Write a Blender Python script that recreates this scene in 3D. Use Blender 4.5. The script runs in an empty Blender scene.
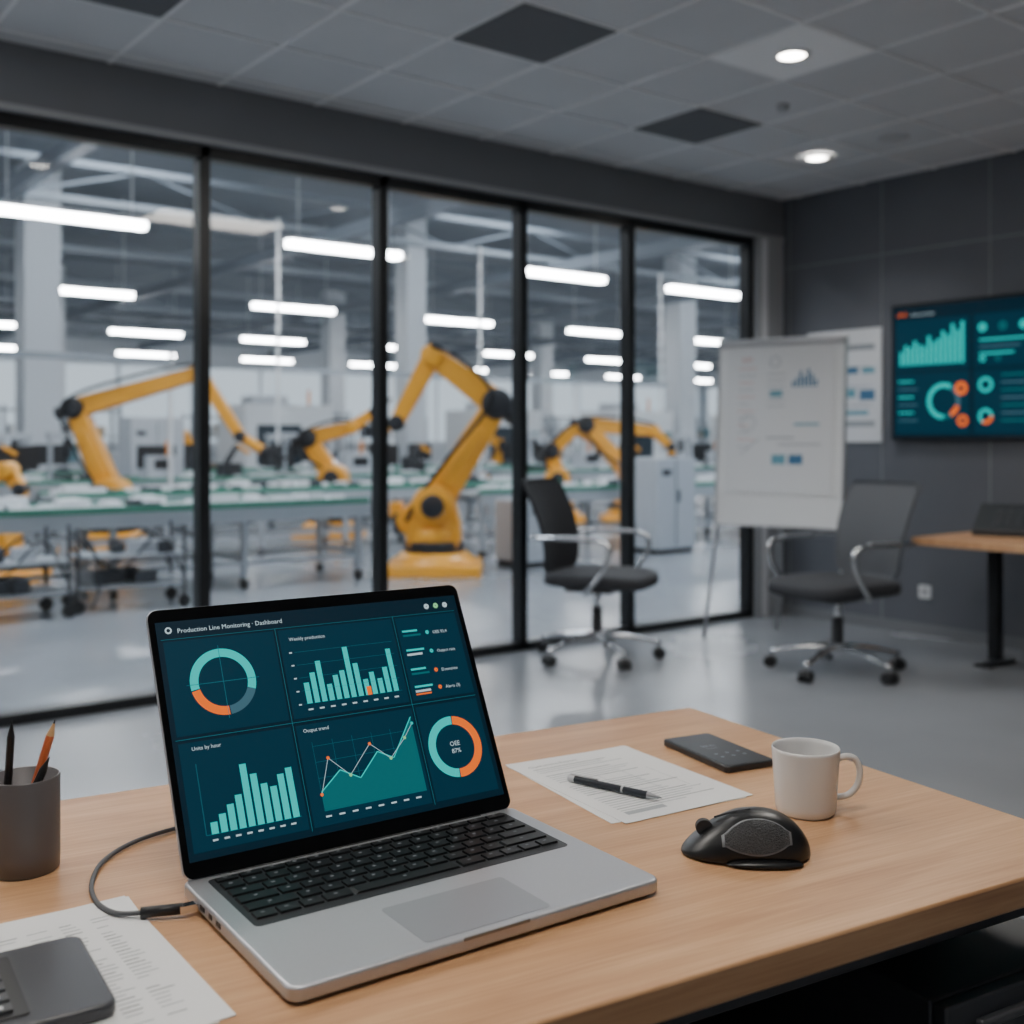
import bpy, math, random
from mathutils import Matrix, Vector
random.seed(7)
rad=math.radians
SC=bpy.context.scene
COL=SC.collection

# ------------------------------------------------------------------ materials
def lin(c):
    r=[]
    for v in c[:3]:
        v=v/255.0
        r.append(v/12.92 if v<=0.04045 else ((v+0.055)/1.055)**2.4)
    return (r[0],r[1],r[2],1)
MATS={}
def mat(name,col=(128,128,128),rough=.5,metal=0,noise=0,scale=5,bump=0,bscale=60,es=0,coat=0,spec=.5,stretch=None,rvar=0):
    if name in MATS: return MATS[name]
    m=bpy.data.materials.new(name); m.use_nodes=True
    nt=m.node_tree; N=nt.nodes; L=nt.links
    b=N['Principled BSDF']
    c=lin(col)
    b.inputs['Base Color'].default_value=c
    b.inputs['Roughness'].default_value=rough
    b.inputs['Metallic'].default_value=metal
    b.inputs['Specular IOR Level'].default_value=spec
    b.inputs['Coat Weight'].default_value=coat
    if es:
        b.inputs['Emission Color'].default_value=c
        b.inputs['Emission Strength'].default_value=es
        if es<=4: b.inputs['Base Color'].default_value=(0.005,0.005,0.005,1); b.inputs['Specular IOR Level'].default_value=.15
    if noise or rvar:
        tc=N.new('ShaderNodeTexCoord'); mp=N.new('ShaderNodeMapping')
        if stretch: mp.inputs['Scale'].default_value=stretch
        L.new(tc.outputs['Object'],mp.inputs['Vector'])
        n=N.new('ShaderNodeTexNoise'); n.inputs['Scale'].default_value=scale; n.inputs['Detail'].default_value=6
        L.new(mp.outputs[0],n.inputs['Vector'])
        if noise:
            cr=N.new('ShaderNodeValToRGB')
            cr.color_ramp.elements[0].position=.3; cr.color_ramp.elements[1].position=.7
            cr.color_ramp.elements[0].color=tuple([x*(1-noise) for x in c[:3]]+[1])
            cr.color_ramp.elements[1].color=tuple([min(1,x*(1+noise)) for x in c[:3]]+[1])
            L.new(n.outputs['Fac'],cr.inputs['Fac']); L.new(cr.outputs[0],b.inputs['Base Color'])
        if rvar:
            mr=N.new('ShaderNodeMapRange'); mr.inputs['From Min'].default_value=.3; mr.inputs['From Max'].default_value=.7
            mr.inputs['To Min'].default_value=max(0,rough-rvar); mr.inputs['To Max'].default_value=rough+rvar
            L.new(n.outputs['Fac'],mr.inputs['Value']); L.new(mr.outputs[0],b.inputs['Roughness'])
    if bump:
        tc=N.new('ShaderNodeTexCoord')
        n2=N.new('ShaderNodeTexNoise'); n2.inputs['Scale'].default_value=bscale; n2.inputs['Detail'].default_value=3
        L.new(tc.outputs['Object'],n2.inputs['Vector'])
        bp=N.new('ShaderNodeBump'); bp.inputs['Strength'].default_value=bump; bp.inputs['Distance'].default_value=.01
        L.new(n2.outputs['Fac'],bp.inputs['Height']); L.new(bp.outputs[0],b.inputs['Normal'])
    MATS[name]=m
    return m

def wood_mat():
    m=bpy.data.materials.new('light_oak'); m.use_nodes=True
    nt=m.node_tree;N=nt.nodes;L=nt.links;b=N['Principled BSDF']
    tc=N.new('ShaderNodeTexCoord')
    mp=N.new('ShaderNodeMapping'); mp.inputs['Scale'].default_value=(1.1,9,9)
    L.new(tc.outputs['Object'],mp.inputs['Vector'])
    n=N.new('ShaderNodeTexNoise'); n.inputs['Scale'].default_value=2.2; n.inputs['Detail'].default_value=5; n.inputs['Distortion'].default_value=.6
    L.new(mp.outputs[0],n.inputs['Vector'])
    mp2=N.new('ShaderNodeMapping'); mp2.inputs['Scale'].default_value=(5,140,140)
    L.new(tc.outputs['Object'],mp2.inputs['Vector'])
    n2=N.new('ShaderNodeTexNoise'); n2.inputs['Scale'].default_value=1.8; n2.inputs['Detail'].default_value=4
    L.new(mp2.outputs[0],n2.inputs['Vector'])
    mx=N.new('ShaderNodeMath'); mx.operation='MULTIPLY_ADD'; mx.inputs[1].default_value=.38; 
    L.new(n2.outputs['Fac'],mx.inputs[0])
    ml=N.new('ShaderNodeMath'); ml.operation='MULTIPLY'; ml.inputs[1].default_value=.66
    L.new(n.outputs['Fac'],ml.inputs[0]); L.new(ml.outputs[0],mx.inputs[2])
    cr=N.new('ShaderNodeValToRGB')
    e=cr.color_ramp.elements
    e[0].position=.33; e[0].color=lin((172,127,90))
    e[1].position=.71; e[1].color=lin((211,169,128))
    k=e.new(.52); k.color=lin((194,149,109))
    L.new(mx.outputs[0],cr.inputs['Fac']); L.new(cr.outputs[0],b.inputs['Base Color'])
    b.inputs['Roughness'].default_value=.40
    bp=N.new('ShaderNodeBump'); bp.inputs['Strength'].default_value=.06; bp.inputs['Distance'].default_value=.002
    L.new(n2.outputs['Fac'],bp.inputs['Height']); L.new(bp.outputs[0],b.inputs['Normal'])
    return m
WOOD=wood_mat()

def glass_mat():
    m=bpy.data.materials.new('window_glass'); m.use_nodes=True
    nt=m.node_tree;N=nt.nodes;L=nt.links
    N.remove(N['Principled BSDF']); out=N['Material Output']
    t=N.new('ShaderNodeBsdfTransparent'); t.inputs[0].default_value=(.95,.975,.985,1)
    g=N.new('ShaderNodeBsdfGlossy'); g.inputs['Roughness'].default_value=.02
    fr=N.new('ShaderNodeFresnel'); fr.inputs[0].default_value=1.5
    mx=N.new('ShaderNodeMixShader')
    L.new(fr.outputs[0],mx.inputs[0]); L.new(t.outputs[0],mx.inputs[1]); L.new(g.outputs[0],mx.inputs[2])
    L.new(mx.outputs[0],out.inputs[0])
    return m
GLASS=glass_mat()

# ------------------------------------------------------------------ builder
class B:
    def __init__(s): s.v=[];s.f=[];s.m=[];s.sm=[];s.mats=[];s.M=Matrix()
    def mi(s,m):
        if m not in s.mats: s.mats.append(m)
        return s.mats.index(m)
    def add(s,vs,fs,m,smooth=False,T=None):
        o=len(s.v); k=s.mi(m); X=s.M@T if T is not None else s.M
        s.v+=[tuple(X@Vector(p)) for p in vs]
        for f in fs:
            s.f.append(tuple(i+o for i in f)); s.m.append(k); s.sm.append(smooth)
    def box(s,c,d,m,rot=None,taper=(1,1)):
        x,y,z=d[0]/2,d[1]/2,d[2]/2; tx,ty=taper
        vs=[(-x,-y,-z),(x,-y,-z),(x,y,-z),(-x,y,-z),(-x*tx,-y*ty,z),(x*tx,-y*ty,z),(x*tx,y*ty,z),(-x*tx,y*ty,z)]
        fs=[(0,3,2,1),(4,5,6,7),(0,1,5,4),(1,2,6,5),(2,3,7,6),(3,0,4,7)]
        T=Matrix.Translation(c)
        if rot is not None:
            T=T@(rot if isinstance(rot,Matrix) else (Matrix.Rotation(rot[2],4,'Z')@Matrix.Rotation(rot[1],4,'Y')@Matrix.Rotation(rot[0],4,'X')))
        s.add(vs,fs,m,False,T)
    def beam(s,p0,p1,w,h,m):
        p0=Vector(p0);p1=Vector(p1);d=p1-p0
        q=d.to_track_quat('Y','Z').to_matrix().to_4x4()
        s.box((p0+p1)/2,(w,d.length,h),m,q)
    def cyl(s,p0,p1,r0,m,r1=None,seg=24,smooth=True):
        if r1 is None:r1=r0
        p0=Vector(p0);p1=Vector(p1);d=p1-p0
        q=d.to_track_quat('Z','Y').to_matrix().to_4x4(); T=Matrix.Translation(p0)@q; l=d.length
        vs=[];fs=[]
        for i in range(seg):
            a=2*math.pi*i/seg; vs.append((r0*math.cos(a),r0*math.sin(a),0))
        for i in range(seg):
            a=2*math.pi*i/seg; vs.append((r1*math.cos(a),r1*math.sin(a),l))
        for i in range(seg):
            j=(i+1)%seg; fs.append((i,j,seg+j,seg+i))
        s.add(vs,fs,m,smooth,T)
        s.add(vs[:seg],[tuple(range(seg))[::-1]],m,False,T); s.add(vs[seg:],[tuple(range(seg))],m,False,T)
    def tube(s,pts,r,m,seg=10,smoothpath=0,closed=False):
        P=[Vector(p) for p in pts]
        if smoothpath:
            Q=[];n=len(P)
            rng=range(n) if closed else range(n-1)
            for i in rng:
                if closed: a,b,c,d=P[(i-1)%n],P[i],P[(i+1)%n],P[(i+2)%n]
                else: a=P[max(i-1,0)];b=P[i];c=P[i+1];d=P[min(i+2,n-1)]
                for k in range(smoothpath):
                    t=k/smoothpath
                    Q.append(0.5*((2*b)+(c-a)*t+(2*a-5*b+4*c-d)*t*t+(3*b-a-3*c+d)*t**3))
            if not closed: Q.append(P[-1])
            P=Q
        n=len(P); vs=[];fs=[]
        up=None
        for i in range(n):
            if closed: t=(P[(i+1)%n]-P[i-1]).normalized()
            else: t=(P[min(i+1,n-1)]-P[max(i-1,0)]).normalized()
            if up is None:
                up=Vector((0,0,1)) if abs(t.z)<.9 else Vector((1,0,0))
            up=(up-t*up.dot(t)).normalized(); sd=t.cross(up)
            rr=r[i*len(r)//n] if isinstance(r,(list,tuple)) else r
            for k in range(seg):
                a=2*math.pi*k/seg; vs.append(P[i]+up*(rr*math.cos(a))+sd*(rr*math.sin(a)))
        for i in range(n if closed else n-1):
            for k in range(seg):
                k2=(k+1)%seg; i2=(i+1)%n
                fs.append((i*seg+k,i*seg+k2,i2*seg+k2,i2*seg+k))
        if not closed:
            fs.append(tuple(range(seg))[::-1]); fs.append(tuple((n-1)*seg+k for k in range(seg)))
        s.add(vs,fs,m,True)
    def lathe(s,prof,m,c=(0,0,0),seg=48,T=None):
        vs=[];fs=[];n=len(prof)
        for i in range(seg):
            a=2*math.pi*i/seg
            for r,z in prof: vs.append((c[0]+r*math.cos(a),c[1]+r*math.sin(a),c[2]+z))
        for i in range(seg):
            j=(i+1)%seg
            for k in range(n-1): fs.append((i*n+k,j*n+k,j*n+k+1,i*n+k+1))
        s.add(vs,fs,m,True,T)
    def sell(s,c,d,m,e1=1,e2=1,rot=None,nu=32,nv=16,fn=None):
        vs=[];fs=[]
        pw=lambda v,e: math.copysign(abs(v)**e,v)
        for j in range(nv+1):
            p=-math.pi/2+math.pi*j/nv
            for i in range(nu):
                a=2*math.pi*i/nu
                q=[d[0]/2*pw(math.cos(p),e1)*pw(math.cos(a),e2),d[1]/2*pw(math.cos(p),e1)*pw(math.sin(a),e2),d[2]/2*pw(math.sin(p),e1)]
                if fn:q=fn(q)
                vs.append(q)
        for j in range(nv):
            for i in range(nu):
                k=(i+1)%nu; fs.append((j*nu+i,j*nu+k,(j+1)*nu+k,(j+1)*nu+i))
        T=Matrix.Translation(c)
        if rot is not None: T=T@rot
        s.add(vs,fs,m,True,T)
    def prism(s,out,z0,z1,m,T=None,smooth=False):
        n=len(out); vs=[(x,y,z0) for x,y in out]+[(x,y,z1) for x,y in out]
        fs=[tuple(range(n))[::-1],tuple(range(n,2*n))]+[(i,(i+1)%n,n+(i+1)%n,n+i) for i in range(n)]
        s.add(vs,fs,m,smooth,T)
    def rrect(s,c,w,h,r,z0,z1,m,T=None,seg=6):
        out=[]
        for cx,cy,a0 in ((w/2-r,h/2-r,0),(-w/2+r,h/2-r,90),(-w/2+r,-h/2+r,180),(w/2-r,-h/2+r,270)):
            for k in range(seg+1):
                a=rad(a0+90*k/seg); out.append((c[0]+cx+r*math.cos(a),c[1]+cy+r*math.sin(a)))
        s.prism(out,z0,z1,m,T)
    def capsule(s,a,b,ra,rb,y0,y1,m,seg=12):
        ax,az=a;bx,bz=b;dx=bx-ax;dz=bz-az;L=math.hypot(dx,dz);th=math.atan2(dz,dx)
        ph=math.acos(max(-1,min(1,(ra-rb)/L)))
        out=[]
        for k in range(seg+1):
            t=th+ph+(2*math.pi-2*ph)*k/seg; out.append((ax+ra*math.cos(t),az+ra*math.sin(t)))
        for k in range(seg+1):
            t=th-ph+(2*ph)*k/seg; out.append((bx+rb*math.cos(t),bz+rb*math.sin(t)))
        n=len(out); vs=[(x,y0,z) for x,z in out]+[(x,y1,z) for x,z in out]
        fs=[tuple(range(n)),tuple(range(n,2*n))[::-1]]+[(i,n+i,n+(i+1)%n,(i+1)%n) for i in range(n)]
        s.add(vs,fs,m,False)
    def quad(s,pts,m): s.add(pts,[tuple(range(len(pts)))],m)
    def text(s,t,x,y,size,m,z=0,align='LEFT'):
        cu=bpy.data.curves.new('t','FONT'); cu.body=t; cu.size=size; cu.align_x=align; cu.resolution_u=2
        ob=bpy.data.objects.new('t',cu); COL.objects.link(ob)
        bpy.context.view_layer.update()
        me=bpy.data.meshes.new_from_object(ob.evaluated_get(bpy.context.evaluated_depsgraph_get()))
        s.add([(v.co.x+x,v.co.y+y,z) for v in me.vertices],[tuple(p.vertices) for p in me.polygons],m)
        bpy.data.objects.remove(ob); bpy.data.meshes.remove(me); bpy.data.curves.remove(cu)
    def finish(s,name,parent=None,bevel=0,bseg=2,loc=None,rz=0,sub=0,angle=40):
        me=bpy.data.meshes.new(name); me.from_pydata(s.v,[],s.f); 
        for m in s.mats: me.materials.append(m)
        me.polygons.foreach_set('material_index',s.m); me.polygons.foreach_set('use_smooth',s.sm)
        me.update()
        ob=bpy.data.objects.new(name,me); COL.objects.link(ob)
        if parent: ob.parent=parent
        if loc: ob.location=loc
        ob.rotation_euler[2]=rz
        if bevel:
            w=ob.modifiers.new('w','WELD'); w.merge_threshold=1e-5
            md=ob.modifiers.new('b','BEVEL'); md.width=bevel; md.segments=bseg; md.limit_method='ANGLE'; md.angle_limit=rad(angle)
            for p in me.polygons: p.use_smooth=True
            try: me.set_sharp_from_angle(angle=rad(35))
            except Exception: pass
            md.harden_normals=False
        if sub:
            md=ob.modifiers.new('s','SUBSURF'); md.levels=sub; md.render_levels=sub
        return ob
def root(name,loc=(0,0,0),rz=0):
    e=bpy.data.objects.new(name,None); e.empty_display_size=.1; COL.objects.link(e)
    e.location=loc; e.rotation_euler[2]=rz
    return e

# palette
M_wallD=mat('wall_dark_grey',(91,94,101),.6,noise=.05,scale=3)
M_seam=mat('panel_seam',(132,135,140),.5)
M_head=mat('header_paint',(112,115,121),.6,noise=.04,scale=2)
M_blk=mat('black_frame',(20,22,25),.35)
M_lgrey=mat('light_column',(158,161,166),.5)
M_white=mat('white_paint',(212,214,217),.6)
M_alu=mat('aluminium',(186,188,192),.32,1)
M_chrome=mat('chrome',(215,217,220),.16,1)
M_dk=mat('dark_plastic',(26,27,30),.45)
M_dk2=mat('charcoal_plastic',(46,48,52),.5)
M_rub=mat('rubber',(20,20,21),.8)

# ------------------------------------------------------------------ room shell
XR=6.51; YG=5.27; H=3.0; XL=-2.6; YB=-2.6
b=B()
floor_m=mat('polished_concrete',(129,133,138),.24,noise=.09,scale=.7,rvar=.07,spec=.5)
b.box(((XL+XR)/2,(YG+YB)/2,-.05),(XR-XL+.4,YG-YB+.2,.1),floor_m); b.finish('floor')
b=B(); b.box((0,0,0),(XR-XL+.4,YG-YB+.4,.1),mat('ceiling_tile',(194,196,200),.85,noise=.03,scale=2,bump=.15,bscale=120)); b.finish('ceiling',loc=((XL+XR)/2,(YG+YB)/2,H+.05))
b=B()
Mg=mat('t_bar_grid',(224,225,227),.5)
gx=[2.73+.53*k for k in range(-10,8)]; gy=[3.45+.53*k for k in range(-11,4)]
for x in gx: b.box((x,(YG+YB)/2,H-.003),(.016,YG-YB,.006),Mg)
for y in gy: b.box(((XL+XR)/2,y,H-.0035),(XR-XL,.016,.006),Mg)
b.finish('trim_ceiling_grid')
def tile(ix,iy): return (2.73+.53*(ix+.5),3.45+.53*(iy+.5))
Mv=mat('vent_dark',(96,98,103),.7)
for (ix,iy) in ((0,0),(3,1),(-3,1)):
    c=tile(ix,iy); b=B()
    b.box((0,0,-.006),(.50,.50,.008),Mv)
    for k in range(12): b.box((0,-.22+k*.04,-.011),(.48,.008,.003),mat('vent_fin',(98,100,105),.6))
    b.finish('air_vent',loc=(c[0],c[1],H))
E_down=mat('downlight_lens',(255,250,240),.5,es=30)
def downlight(c,panel=False):
    r=root('recessed_downlight',(c[0],c[1],H))
    b=B()
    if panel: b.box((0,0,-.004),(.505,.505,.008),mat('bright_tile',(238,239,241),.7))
    b.lathe([(.058,-.012),(.062,-.018),(.085,-.014),(.088,-.006)],mat('downlight_trim',(225,226,228),.3),seg=40)
    b.finish('trim_ring',r)
    b=B(); b.cyl((0,0,-.014),(0,0,-.008),.06,E_down,seg=32); b.finish('lens',r)
    ld=bpy.data.lights.new('downlight_lamp','SPOT'); ld.energy=55; ld.spot_size=rad(120); ld.spot_blend=.8; ld.shadow_soft_size=.06; ld.color=(1,.97,.93)
    lo=bpy.data.objects.new('downlight_lamp',ld); COL.objects.link(lo); lo.parent=r; lo.location=(0,0,-.03)
downlight(tile(2,-1),True); downlight(tile(5,1)); downlight(tile(-2,-1)); downlight(tile(5,-4))
c=tile(5,0); b=B(); b.lathe([(0,-.014),(.07,-.014),(.085,-.008),(.09,0)],mat('speaker_grille',(170,172,176),.7),seg=36); b.finish('ceiling_speaker',loc=(c[0],c[1],H))
b=B(); b.cyl((0,0,-.03),(0,0,.004),.012,M_chrome); b.lathe([(0,-.035),(.028,-.03),(.034,-.01),(.034,.002)],M_lgrey,seg=24); b.finish('ceiling_sprinkler',loc=(4.65,3.71,H))

b=B(); b.box((XR+.075,(YG+YB)/2,H/2),(.15,YG-YB+.3,H),M_wallD)
for y in (5.13,4.37,3.61,2.85,2.09,1.33,.57,-.19,-.95): b.box((XR-.001,y,H/2),(.004,.007,H),M_seam)
b.box((XR-.001,(YG+YB)/2,2.5),(.004,YG-YB,.007),M_seam)
b.finish('wall_right')
b=B(); b.box((XR-.008,(YG+YB)/2,.035),(.016,YG-YB,.07),mat('baseboard_grey',(112,114,118),.5)); b.finish('baseboard_right')
b=B(); b.box((XL-.075,(YG+YB)/2,H/2),(.15,YG-YB+.3,H),mat('wall_light_grey',(180,182,186),.7)); b.finish('wall_left')
b=B(); b.box(((XL+XR)/2,YB-.075,H/2),(XR-XL+.3,.15,H),mat('wall_light_grey')); b.finish('wall_back')
# glass partition
b=B()
b.box(((XL+XR)/2,YG,(2.70+H)/2),(XR-XL,.16,H-2.70),M_head)
b.box(((XL+XR)/2,YG-.085,2.715),(XR-XL,.012,.03),M_lgrey)
b.box((6.37,YG,1.35),(.28,.16,2.70),M_lgrey); b.box((6.30,YG-.085,1.35),(.05,.012,2.70),M_white)
b.finish('wall_glass_header')
mx=[XL+.03,-.93,.10,1.13,2.147,3.163,4.138,5.03,6.20]
b=B()
for x in mx: b.box((x,YG,1.35),(.055,.09,2.70),M_blk)
b.box(((XL+6.2)/2,YG,2.67),(6.2-XL,.09,.06),M_blk); b.box(((XL+6.2)/2,YG,.025),(6.2-XL,.09,.05),M_blk)
b.finish('trim_window_frame',bevel=.004)
for i in range(len(mx)-1):
    b=B(); a0,a1=mx[i]+.03,mx[i+1]-.03
    b.quad([(a0,YG,.05),(a1,YG,.05),(a1,YG,2.64),(a0,YG,2.64)],GLASS); b.finish('window_%d'%(i+1))
b=B(); b.rrect((0,0),.085,.085,.01,0,.008,M_white,T=Matrix()); b.cyl((0,0,.008),(0,0,.0095),.022,M_lgrey)
ob=b.finish('wall_outlet'); ob.matrix_world=Matrix.Translation((XR-.001,4.05,.28))@Matrix.Rotation(rad(-90),4,'Y')

# light panels added at the ceiling, out of view, to brighten the office
E_pan=mat('led_panel_diffuser',(255,249,240),.5,es=23)
for (px,py) in (tile(-5,-1),tile(-8,-1),tile(-5,-6),tile(1,-3)):
    r=root('led_ceiling_panel',(px,py,H)); b=B(); b.box((0,0,-.008),(1.04,.51,.014),M_white); b.finish('housing',r)
    b=B(); b.box((0,0,-.017),(1.0,.47,.004),E_pan); b.finish('diffuser',r)

# ------------------------------------------------------------------ 2D graphics helpers
TEAL=mat('ui_teal',(0,214,208),es=.92); TEAL2=mat('ui_teal_dark',(0,112,118),es=.8); ORG=mat('ui_orange',(255,112,22),es=1.1)
UIW=mat('ui_white',(205,228,235),es=.9); UIBG=mat('ui_background',(2,38,55),es=.7); UIP=mat('ui_panel',(3,53,72),es=.8); UIL=mat('ui_line',(45,140,155),es=.65); UIG=mat('ui_grey',(70,115,132),es=.75); GRN=mat('ui_green',(150,235,160),es=.9)
def R2(b,x0,y0,x1,y1,m,z): b.quad([(x0,y0,z),(x1,y0,z),(x1,y1,z),(x0,y1,z)],m)
def LN(b,pts,w,m,z):
    for i in range(len(pts)-1):
        a=Vector(pts[i]+(0,));c=Vector(pts[i+1]+(0,)); d=(c-a).normalized(); n=Vector((-d.y,d.x,0))*w/2
        zz=Vector((0,0,z)); b.quad([(a-n+zz)[:],(c-n+zz)[:],(c+n+zz)[:],(a+n+zz)[:]],m)
def ARC(b,cx,cy,r0,r1,a0,a1,m,z):
    n=max(3,int(abs(a1-a0)/6))
    for i in range(n):
        t0=rad(a0+(a1-a0)*i/n);t1=rad(a0+(a1-a0)*(i+1)/n)
        b.quad([(cx+r0*math.cos(t0),cy+r0*math.sin(t0),z),(cx+r1*math.cos(t0),cy+r1*math.sin(t0),z),(cx+r1*math.cos(t1),cy+r1*math.sin(t1),z),(cx+r0*math.cos(t1),cy+r0*math.sin(t1),z)],m)
def BARS(b,x0,y0,w,hs,H_,m,z,gap=.35):
    n=len(hs)
    for i,hh in enumerate(hs):
        bw=w/n; R2(b,x0+bw*i,y0,x0+bw*(i+1-gap),y0+H_*hh,m,z)

# ------------------------------------------------------------------ desk
desk=root('office_desk',(1.478,1.387,0),rad(-8.5))
b=B(); b.box((0,0,0),(1.80,.80,.034),WOOD); b.finish('desktop',desk,bevel=.003,loc=(-.90,-.40,.763))
M_cab=mat('cabinet_charcoal',(56,59,65),.45)
b=B()
b.box((-.15,-.47,.35),(.27,.60,.62),M_cab)
for k in range(3):
    b.box((-.15,-.779,.14+k*.205+.01),(.262,.018,.196),M_cab); b.box((-.15,-.792,.222+k*.205),(.17,.012,.010),mat('drawer_handle',(90,92,97),.4,.5))
b.box((-.15,-.47,.02),(.25,.56,.04),M_dk)
b.finish('drawer_pedestal',desk,bevel=.003)
b=B()
b.box((-.9,-.08,.40),(1.7,.02,.69),M_cab)
b.box((-1.74,-.4,.373),(.04,.72,.745),M_cab); b.box((-.02,-.30,.70),(.03,.5,.09),M_cab)
b.box((-.62,-.4,.373),(.03,.66,.745),M_cab)
b.box((-.9,-.72,.72),(1.7,.03,.05),M_cab)
b.finish('desk_frame',desk,bevel=.002)

# ------------------------------------------------------------------ laptop
ZT=.78
lap=root('laptop',(.643,.985,ZT),rad(-3.0))
LW,LD=.420,.284
Mlap=mat('laptop_silver',(190,192,197),.42,.75,noise=.02,scale=300)
b=B(); b.rrect((0,0),LW,LD,.014,.003,.017,Mlap); b.finish('base',lap,bevel=.003,bseg=3)
b=B()
for sx in (-1,1):
    for sy in (-1,1): b.cyl((sx*.17,sy*.11,0),(sx*.17,sy*.11,.004),.008,M_rub,seg=16)
for k,(yy,ww) in enumerate(((.075,.012),(.052,.008),(.03,.012))): b.box((-LW/2-.0002,yy,.0105),(.0012,ww,.0045),M_dk)
b.box((0,-LD/2-.0002,.0155),(.075,.0014,.003),mat('notch',(130,132,136),.4,1))
b.finish('feet_and_ports',lap)
b=B()
b.rrect((0,.058),.376,.136,.006,.0168,.0174,mat('key_well',(40,42,46),.5)); b.finish('keyboard_well',lap)
b=B(); Mkey=mat('keycap',(20,21,24),.5); Mlg=mat('key_legend',(190,195,200),.5,es=.25)
rows=[(.1170,.0125,[1]*14),(.0985,.0188,[1]*13+[1.7]),(.0770,.0188,[1.5]+[1]*12+[1.2]),(.0555,.0188,[1.8]+[1]*11+[1.9]),(.0340,.0188,[2.3]+[1]*10+[2.4]),(.0125,.0188,[1,1,1,1.3,5.2,1.3,1,1,1,1])]
for yy,hh,ws in rows:
    tot=sum(ws); x=-.183; u=.366/tot
    for w_ in ws:
        kw=w_*u-.003
        b.box((x+w_*u/2,yy-.001,.0187),(kw,hh-.0028,.0022),Mkey,taper=(.95,.93))
        b.box((x+w_*u/2-.001,yy+.001,.01984),(min(.004,kw*.35),.0030,.0001),Mlg)
        x+=w_*u
b.finish('keys',lap)
b=B(); b.rrect((0,-.086),.144,.090,.005,.01695,.0173,mat('trackpad',(166,168,174),.42,.7))
b.finish('trackpad',lap)
# lid
TL=Matrix.Translation((0,.134,.017))@Matrix.Rotation(rad(63),4,'X')
LL=.300
b=B(); b.M=TL
b.rrect((0,LL/2),LW-.002,LL,.012,-.006,-.0005,Mlap); b.finish('lid_shell',lap,bevel=.0015)
b=B(); b.M=TL; b.rrect((0,LL/2),LW-.004,LL-.002,.011,-.0006,.0006,mat('bezel_glass',(8,9,11),.15,spec=.3)); b.finish('bezel',lap)
b=B(); b.cyl((-.16,.136,.0125),(.16,.136,.0125),.006,M_dk,seg=16); b.finish('hinge',lap)
b=B(); DW,DH=.402,.266; cy=.012+.006+DH/2
b.M=TL@Matrix.Translation((-DW/2,cy-DH/2,.0009))
z=.0; R2(b,0,0,DW,DH,UIBG,z)
def U(u): return u*DW
def V(v): return (1-v)*DH
z1=.0002; z2=.0004; z3=.0006
b.text('Production Line Monitoring · Dashboard',U(.06),V(.055),.0078,UIW,z2); ARC(b,U(.035),V(.04),.0022,.004,0,360,UIW,z2)
for k in range(3): ARC(b,U(.885+.035*k),V(.045),.0008,.0036,0,360,[UIW,GRN,UIW][k],z2)
for (u0,v0,u1,v1) in ((.015,.09,.345,.50),(.36,.09,.745,.50),(.76,.09,.985,.50),(.015,.53,.345,.97),(.36,.53,.745,.97),(.76,.53,.985,.97)):
    R2(b,U(u0),V(v1),U(u1),V(v0),UIP,z1)
LN(b,[(U(.01),V(.515)),(U(.985),V(.515))],.0006,UIL,z2)
LN(b,[(U(.352),V(.08)),(U(.352),V(.98))],.0006,UIL,z2); LN(b,[(U(.752),V(.08)),(U(.752),V(.98))],.0006,UIL,z2); LN(b,[(U(.01),V(.08)),(U(.985),V(.08))],.0005,UIL,z2)
cx,cyy=U(.17),V(.29)
ARC(b,cx,cyy,.029,.039,-20,100,TEAL,z2);ARC(b,cx,cyy,.029,.039,-85,-20,UIG,z2);ARC(b,cx,cyy,.029,.039,100,190,TEAL,z2);ARC(b,cx,cyy,.029,.039,192,273,ORG,z2)
LN(b,[(cx-.043,cyy),(cx+.043,cyy)],.0006,UIL,z3);LN(b,[(cx,cyy-.043),(cx,cyy+.043)],.0006,UIL,z3)
b.text('Weekly production',U(.39),V(.145),.0060,UIW,z2)
for k in range(5): LN(b,[(U(.40),V(.44-.06*k)),(U(.73),V(.44-.06*k))],.0003,UIL,z2); R2(b,U(.383),V(.443-.06*k),U(.392),V(.437-.06*k),UIW,z2)
BARS(b,U(.41),V(.44),U(.315),[.38,.55,.75,.30,.45,.52,.95,.62,.30,.42,.28,.48,.82],.067,TEAL,z2,.3)
R2(b,U(.61),V(.44),U(.625),V(.40),ORG,z3)
for k in range(9): R2(b,U(.41+.036*k),V(.470),U(.425+.036*k),V(.463),UIW,z2)
for r_,(v_,c1) in enumerate(((.155,TEAL),(.25,TEAL),(.345,ORG),(.43,ORG))):
    for q in range(2): R2(b,U(.775),V(v_+.022*q+.010),U(.83+.01*((r_+q)%2)),V(v_+.022*q),TEAL if q==0 else (UIW if r_%2 else TEAL2),z2)
    ARC(b,U(.865),V(v_+.02),.0005,.0026,0,360,c1,z2); b.text(['OEE 92.4','Output rate','Downtime','Alerts (3)'][r_],U(.885),V(v_+.03),.0056,UIW,z2)
R2(b,U(.775),V(.475),U(.83),V(.468),ORG,z2)
b.text('Units by hour',U(.05),V(.565),.0060,UIW,z2)
LN(b,[(U(.055),V(.91)),(U(.055),V(.62))],.0005,UIL,z2);LN(b,[(U(.055),V(.91)),(U(.33),V(.91))],.0005,UIL,z2)
BARS(b,U(.07),V(.91),U(.26),[.18,.28,.40,.52,.98,.80,.62,.55,.72,.80],.070,TEAL,z2,.25)
for k in range(8): R2(b,U(.07+.032*k),V(.937),U(.085+.032*k),V(.93),UIW,z2)
b.text('Output trend',U(.38),V(.565),.0060,UIW,z2)
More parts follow.
